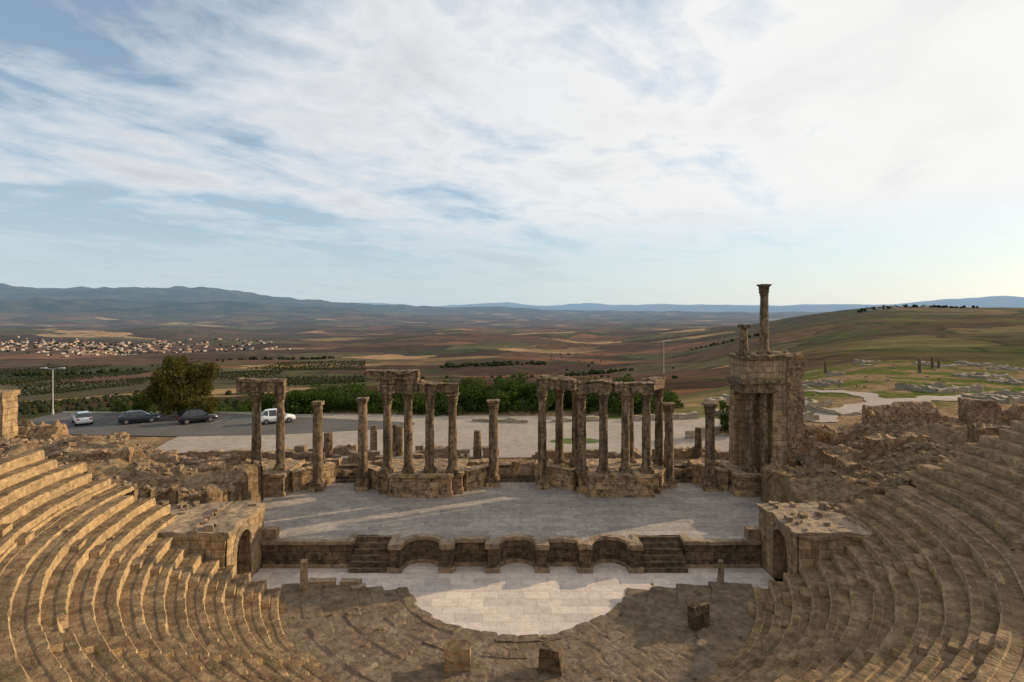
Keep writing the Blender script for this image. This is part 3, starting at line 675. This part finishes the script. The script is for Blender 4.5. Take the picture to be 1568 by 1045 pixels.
def blobs(name,X,Y,smin,smax,lm):
    mb=MB(); Z=terr(X,Y)
    for x,y,z in zip(X,Y,Z):
        s=random.uniform(smin,smax); v=IV*(1+RNG.uniform(-.3,.3,IV.shape))*[s,s,s*.8]; mb.add(v+[x,y,z+s*.5],IF)
    mb.build(name,lm)
gx,gy=np.meshgrid(np.arange(-1700,200,12.0),np.arange(230,1900,12.0)); 
X=gx+RNG.uniform(-2,2,gx.shape); Y=gy+gx*0.2+RNG.uniform(-2,2,gy.shape); X=X.ravel();Y=Y.ravel()
P_=np.stack([X,Y,X*0],1); T=X/np.maximum(Y,1); ok=(Y>200)&(T>-.95)&(T<-.25)&(fbm(P_/260+3,91,2)>-0.12-0.3*(T+.5))
blobs('olive_grove',X[ok],Y[ok],1.5,2.7,L_far)
n=2600; Y=np.exp(RNG.uniform(np.log(180),np.log(4500),n)); T=RNG.uniform(-.95,.95,n); X=T*Y; P_=np.stack([X,Y,X*0],1)
ok=(fbm(P_/np.maximum(150,Y[:,None]*.12),93,3)>0.25)|(RNG.random(n)<.02); ok&=~((T>.3)&(Y>300))
blobs('distant_trees',X[ok],Y[ok],1.5,4.0,L_far)
xs=[];ys=[]
for (t0,d0,t1,d1,nn) in [(-.12,1500,.0,1560,46),(.0,1560,.06,1600,12),(-.5,1800,-.3,1950,40),(.3,1900,.42,1960,20),(-.85,1450,-.62,1500,40),(.08,1300,.2,1420,26)]:
    for i in range(nn):
        u=(i+random.random())/nn; d=d0+(d1-d0)*u; xs.append((t0+(t1-t0)*u)*d); ys.append(d+random.uniform(-30,30))
blobs('tree_line',np.array(xs),np.array(ys),3,9,L_far)
M_wh=plain('whitewash',(0.46,0.40,0.34),0.9,var=.25,sc_=.05); M_ro=plain('roof_tile',(0.36,0.18,0.11),0.9,var=.3,sc_=.05)
mb=MB(); vx=[];vy=[]
for i in range(320):
    u=random.gauss(0,1); t=-.72+u*.13; d=random.uniform(2380,2950)
    if i%5==0: t=random.uniform(-.95,-.4); d=random.uniform(2300,3300)
    x=t*d;y=d; z=float(terr(np.array([x]),np.array([y]))[0]); w=random.uniform(3.5,8); l=random.uniform(4,8); h=random.uniform(3,6)
    vx.append(x+random.uniform(-20,20)); vy.append(y-random.uniform(5,40))
    a_=random.uniform(0,1.5); c_,s_=math.cos(a_),math.sin(a_)
    v=np.array([(-w,-l,-3),(w,-l,-3),(w,l,-3),(-w,l,-3),(-w,-l,h),(w,-l,h),(w,l,h),(-w,l,h),(-w,0,h+3),(w,0,h+3)])
    v=np.stack([v[:,0]*c_-v[:,1]*s_+x,v[:,0]*s_+v[:,1]*c_+y,v[:,2]+z],1)
    mb.add(v,[(0,1,5,4),(1,2,6,5),(2,3,7,6),(3,0,4,7)],0)
    if random.random()<.4: mb.add(v,[(4,5,9,8),(7,8,9,6),(4,8,7),(5,6,9)],1)
    else: mb.add(v,[(4,5,6,7)],0)
mb.build('distant_village',[M_wh,M_ro]); blobs('village_trees',np.array(vx),np.array(vy),3,6.5,L_far)
mb=MB()
for i in range(24):
    t=random.uniform(.6,.72); y=2480+random.uniform(-60,60); x=t*y; z=float(terr(np.array([x]),np.array([y]))[0]); w=random.uniform(4,9);h=random.uniform(4,8)
    rbox(mb,x-w,x+w,y-w,y+w,z-3,z+h,seg=20,amp=0.1)
mb.build('hilltop_hamlet',M_wh)
X=RNG.uniform(.58,.78,60)*2500; Y=RNG.uniform(2440,2560,60); blobs('hilltop_trees',X,Y,4,9,L_far)
# ------------------------------------------------------------------ cars
M_gl=plain('car_glass',(0.02,0.025,0.03),0.08,var=.05,spec=.8); M_ty=plain('tyre',(0.02,0.02,0.02),0.85); M_rim=plain('wheel_rim',(0.45,0.45,0.47),0.3,0.9); M_lt=plain('tail_lamp',(0.45,0.02,0.02),0.3); M_hd=plain('head_lamp',(0.8,0.8,0.8),0.2)
def car(name,loc,rot,paint,suv=0.0):
    e=empty(name); b=MB(); L=4.3; W=1.76
    st=[(-2.15,.45,.78,.86),(-2.08,.3,.95,.93),(-1.6,.28,1.0+suv*.1,.98),(-0.8,.26,.98,1.0),(0.3,.26,.97,1.0),(1.0,.27,.93,.99),(1.75,.28,.82,.95),(2.08,.34,.70,.88),(2.15,.45,.6,.8)]
    V=[]
    for x,zb,zt,wf in st:
        w=W/2*wf
        for yy,zz in ((-w*.9,zb),(-w,zb+.14),(-w*1.0,(zb+zt)/2),(-w*.97,zt-.08),(-w*.86,zt),(0,zt+.03),(w*.86,zt),(w*.97,zt-.08),(w,(zb+zt)/2),(w,zb+.14),(w*.9,zb)): V.append((x,yy,zz))
    m=11; F=[(i*m+j,i*m+(j+1)%m,(i+1)*m+(j+1)%m,(i+1)*m+j) for i in range(len(st)-1) for j in range(m)]
    F+= [tuple(range(m))[::-1],tuple((len(st)-1)*m+j for j in range(m))]
    b.add(V,F); o=b.build('body',paint,e,True)
    g_=MB(); r_=MB(); hh=1.47+suv*.2
    base=[(-1.95,.99,.73),(-1.35,hh-.06,.58),(-.9,hh,.56),(.1,hh-.01,.57),(.35,hh-.06,.58),(1.1,.95,.72)]
    V=[]
    for x,z_,w in base: V+=[(x,-w,z_),(x,w,z_)]
    for x,z_,w in base: 
        V+=[(x,-.80,.95),(x,.80,.95)]
    g_.add(V,[(0,1,3,2),(8,9,11,10),(0,2,14,12),(2,4,16,14),(4,6,18,16),(6,8,20,18),(8,10,22,20),(3,1,13,15),(5,3,15,17),(7,5,17,19),(9,7,19,21),(11,9,21,23)])
    r_.add([(a,b_,c+.012) for a,b_,c in V[2:10]],[(0,1,3,2),(2,3,5,4),(4,5,7,6)])
    for x0,x1 in ((-1.1,-.98),(-.15,-.05)):
        for s in (-1,1): r_.add([(x0,s*.815,.93),(x1,s*.815,.93),(x1,s*.585,hh-.03),(x0,s*.585,hh-.03)],[(0,1,2,3)])
    for s in (-1,1):
        r_.add([(.3,s*.60,hh-.05),(.42,s*.60,hh-.05),(1.14,s*.76,.96),(1.0,s*.76,.96)],[(0,1,2,3)])
        r_.add([(.85,s*.85,.98),(1.0,s*.85,.98),(1.0,s*1.02,1.0),(.85,s*1.02,1.0),(.85,s*.85,1.12),(1.0,s*.85,1.12),(1.0,s*1.02,1.12),(.85,s*1.02,1.12)],[(0,1,2,3),(4,5,6,7),(0,1,5,4),(1,2,6,5),(2,3,7,6),(3,0,4,7)])
    g_.build('windows',M_gl,e); r_.build('roof_and_pillars',paint,e)
    wm=MB(); rm=MB()
    for x in (-1.32,1.32):
        for s in (-1,1):
            th=np.linspace(0,2*np.pi,20,endpoint=False); R=.33
            for M,R2,y0,y1 in ((wm,R,.68,.895),(rm,.2,.7,.905)):
                v=[(x+R2*math.cos(t),s*y0,R+R2*math.sin(t)) for t in th]+[(x+R2*math.cos(t),s*y1,R+R2*math.sin(t)) for t in th]
                M.add(v,[(i,(i+1)%20,20+(i+1)%20,20+i) for i in range(20)]+[tuple(range(20,40))])
    wm.build('tyres',M_ty,e); rm.build('wheel_rims',M_rim,e)
    lm=MB(); hm=MB()
    for s in (-1,1):
        rbox(lm,-2.17,-2.0,min(s*.5,s*.78),max(s*.5,s*.78),.72,.9,seg=.2,amp=0); rbox(hm,1.95,2.13,min(s*.42,s*.76),max(s*.42,s*.76),.55,.7,seg=.2,amp=0)
    lm.build('tail_lamps',M_lt,e); hm.build('head_lamps',M_hd,e)
    e.location=loc; e.rotation_euler=(0,0,rot)
P_w=plain('white_paint',(0.75,0.75,0.73),0.25,var=.03); P_b=plain('black_paint',(0.02,0.022,0.026),0.2,var=.05); P_k=plain('dark_blue_paint',(0.03,0.035,0.045),0.2,var=.05)
car('parked_car',(-53.0,72.5,1.025),2.3,P_w); car('parked_car',(-46.3,73.0,1.025),0.55,P_k); car('parked_car',(-39.2,73.2,1.025),0.7,P_b,1.0); car('parked_car',(-29.2,73.0,1.025),0.5,P_w,1.0)
# ------------------------------------------------------------------ lamps
M_gv=plain('galvanised_steel',(0.5,0.5,0.5),0.5,0.6,var=.1)
def lamp(x,y,z,h,arms):
    mb=MB(); lathe(mb,x,y,[(z-.2,.14),(z+.5,.13),(z+.52,.08),(z+h,.05)],seg=10,amp=0)
    for s in arms:
        limb(mb,(x,y,z+h-.05),(x+s*1.0,y,z+h+.12),.04,.035,0)
        rbox(mb,min(x+s*.9,x+s*1.6),max(x+s*.9,x+s*1.6),y-.14,y+.14,z+h+.04,z+h+.18,seg=.3,amp=0)
    mb.build('street_lamp',M_gv)
lamp(-62.5,80,1,6.0,(-1,1)); lamp(39,151,-1,8,(1,))
mb=MB()
for (x,y) in [(-30.5,80.6),(-33,80.9)]: rbox(mb,x,x+.5,y,y+.4,.8,2.6,seg=.3,amp=.04)
rbox(mb,-33,-30,80.8,81,1.9,2.2,seg=.4,amp=.03); mb.build('stone_gateway',M_pale)
# ------------------------------------------------------------------ sun, sky
el=math.radians(18.8); azs=math.radians(65)
S=Vector((math.sin(azs)*math.cos(el),math.cos(azs)*math.cos(el),math.sin(el)))
ld=bpy.data.lights.new('sun','SUN'); ld.energy=5.0; ld.angle=math.radians(0.5); ld.color=(1,0.77,0.48)
lo=bpy.data.objects.new('sun',ld); sc.collection.objects.link(lo); lo.rotation_euler=S.to_track_quat('Z','Y').to_euler()
w=bpy.data.worlds.new('World'); sc.world=w; w.use_nodes=True; w.node_tree.nodes.clear(); g=N(w.node_tree)
sky=g.n('ShaderNodeTexSky',sky_type='NISHITA'); sky.sun_disc=False; sky.sun_elevation=el; sky.sun_rotation=azs; sky.air_density=1.0; sky.dust_density=0.6; sky.ozone_density=1.5
dr=g.n('ShaderNodeTexCoord').outputs['Generated']; sp=g.n('ShaderNodeSeparateXYZ',{0:dr})
zc=g.math('MAXIMUM',sp.outputs[2],0.0); dn=g.math('ADD',zc,0.10)
pl=g.n('ShaderNodeCombineXYZ',{0:g.math('DIVIDE',sp.outputs[0],dn),1:g.math('DIVIDE',sp.outputs[1],dn)}).outputs[0]
mp=g.n('ShaderNodeMapping',{'Vector':pl,'Rotation':(0,0,math.radians(33))}).outputs[0]
mp1=g.n('ShaderNodeMapping',{'Vector':mp,'Scale':(1.0,0.62,1),'Location':(3.1,1.7,0)}).outputs[0]
n1=g.noise(mp1,1.8,6,0.56,0.5); mp2=g.n('ShaderNodeMapping',{'Vector':mp,'Scale':(1.0,0.5,1),'Location':(1.1,8.7,2)}).outputs[0]
n2=g.noise(mp2,0.7,2,0.5,0.3); n3=g.noise(pl,7.0,4,0.6,0.4)
sd=g.n('ShaderNodeVectorMath',{0:dr,1:(S.x,S.y,S.z)},operation='DOT_PRODUCT').outputs['Value']
xb=g.math('MULTIPLY',g.math('ADD',sp.outputs[0],0.60),0.17)
dens=g.math('ADD',g.math('ADD',g.math('MULTIPLY',n1,0.75),g.math('MULTIPLY',n2,0.6)),g.math('ADD',xb,g.math('MULTIPLY',g.math('SUBTRACT',n3,.5),0.16)))
mask=g.ramp(dens,[(0.60,0.06),(0.70,0.55),(0.80,1.0)])
mask=g.math('MULTIPLY',mask,g.ramp(zc,[(0.0,0.05),(0.08,0.3),(0.17,1.0)]))
shade=g.ramp(g.math('ADD',g.math('MULTIPLY',n1,.6),g.math('MULTIPLY',n2,.4)),[(0.42,(8.7,8.8,8.95)),(0.53,(7.9,8.05,8.3)),(0.63,(5.9,6.1,6.55))])
sunw=g.ramp(sd,[(0.3,0.0),(0.97,0.8)])
cloud=g.mix(sunw,shade,(9.9,9.75,9.5))
skc=g.mix(1.0,sky.outputs[0],(1.15,1.28,1.32),'MULTIPLY')
skc=g.mix(0.35,skc,(4.0,5.4,6.8))
hz=g.ramp(zc,[(0.0,0.75),(0.12,0.3),(0.35,0.0)])
skc=g.mix(hz,skc,g.mix(sunw,(5.9,7.0,7.8),(9.3,9.0,8.6)))
col=g.mix(mask,skc,cloud)
bg=g.n('ShaderNodeBackground',{'Color':col,'Strength':0.1}); ow=g.n('ShaderNodeOutputWorld'); w.node_tree.links.new(bg.outputs[0],ow.inputs[0])
# ------------------------------------------------------------------ camera
cd=bpy.data.cameras.new('camera'); cd.lens=900/1568*36; cd.sensor_width=36; cd.clip_end=120000; cd.clip_start=0.1; cd.shift_y=-47.5/1568
co=bpy.data.objects.new('camera',cd); sc.collection.objects.link(co); co.location=(0,0,H); co.rotation_euler=(math.pi/2,0,0); sc.camera=co
sc.view_settings.view_transform='Standard'; sc.view_settings.look='None'; sc.view_settings.exposure=0
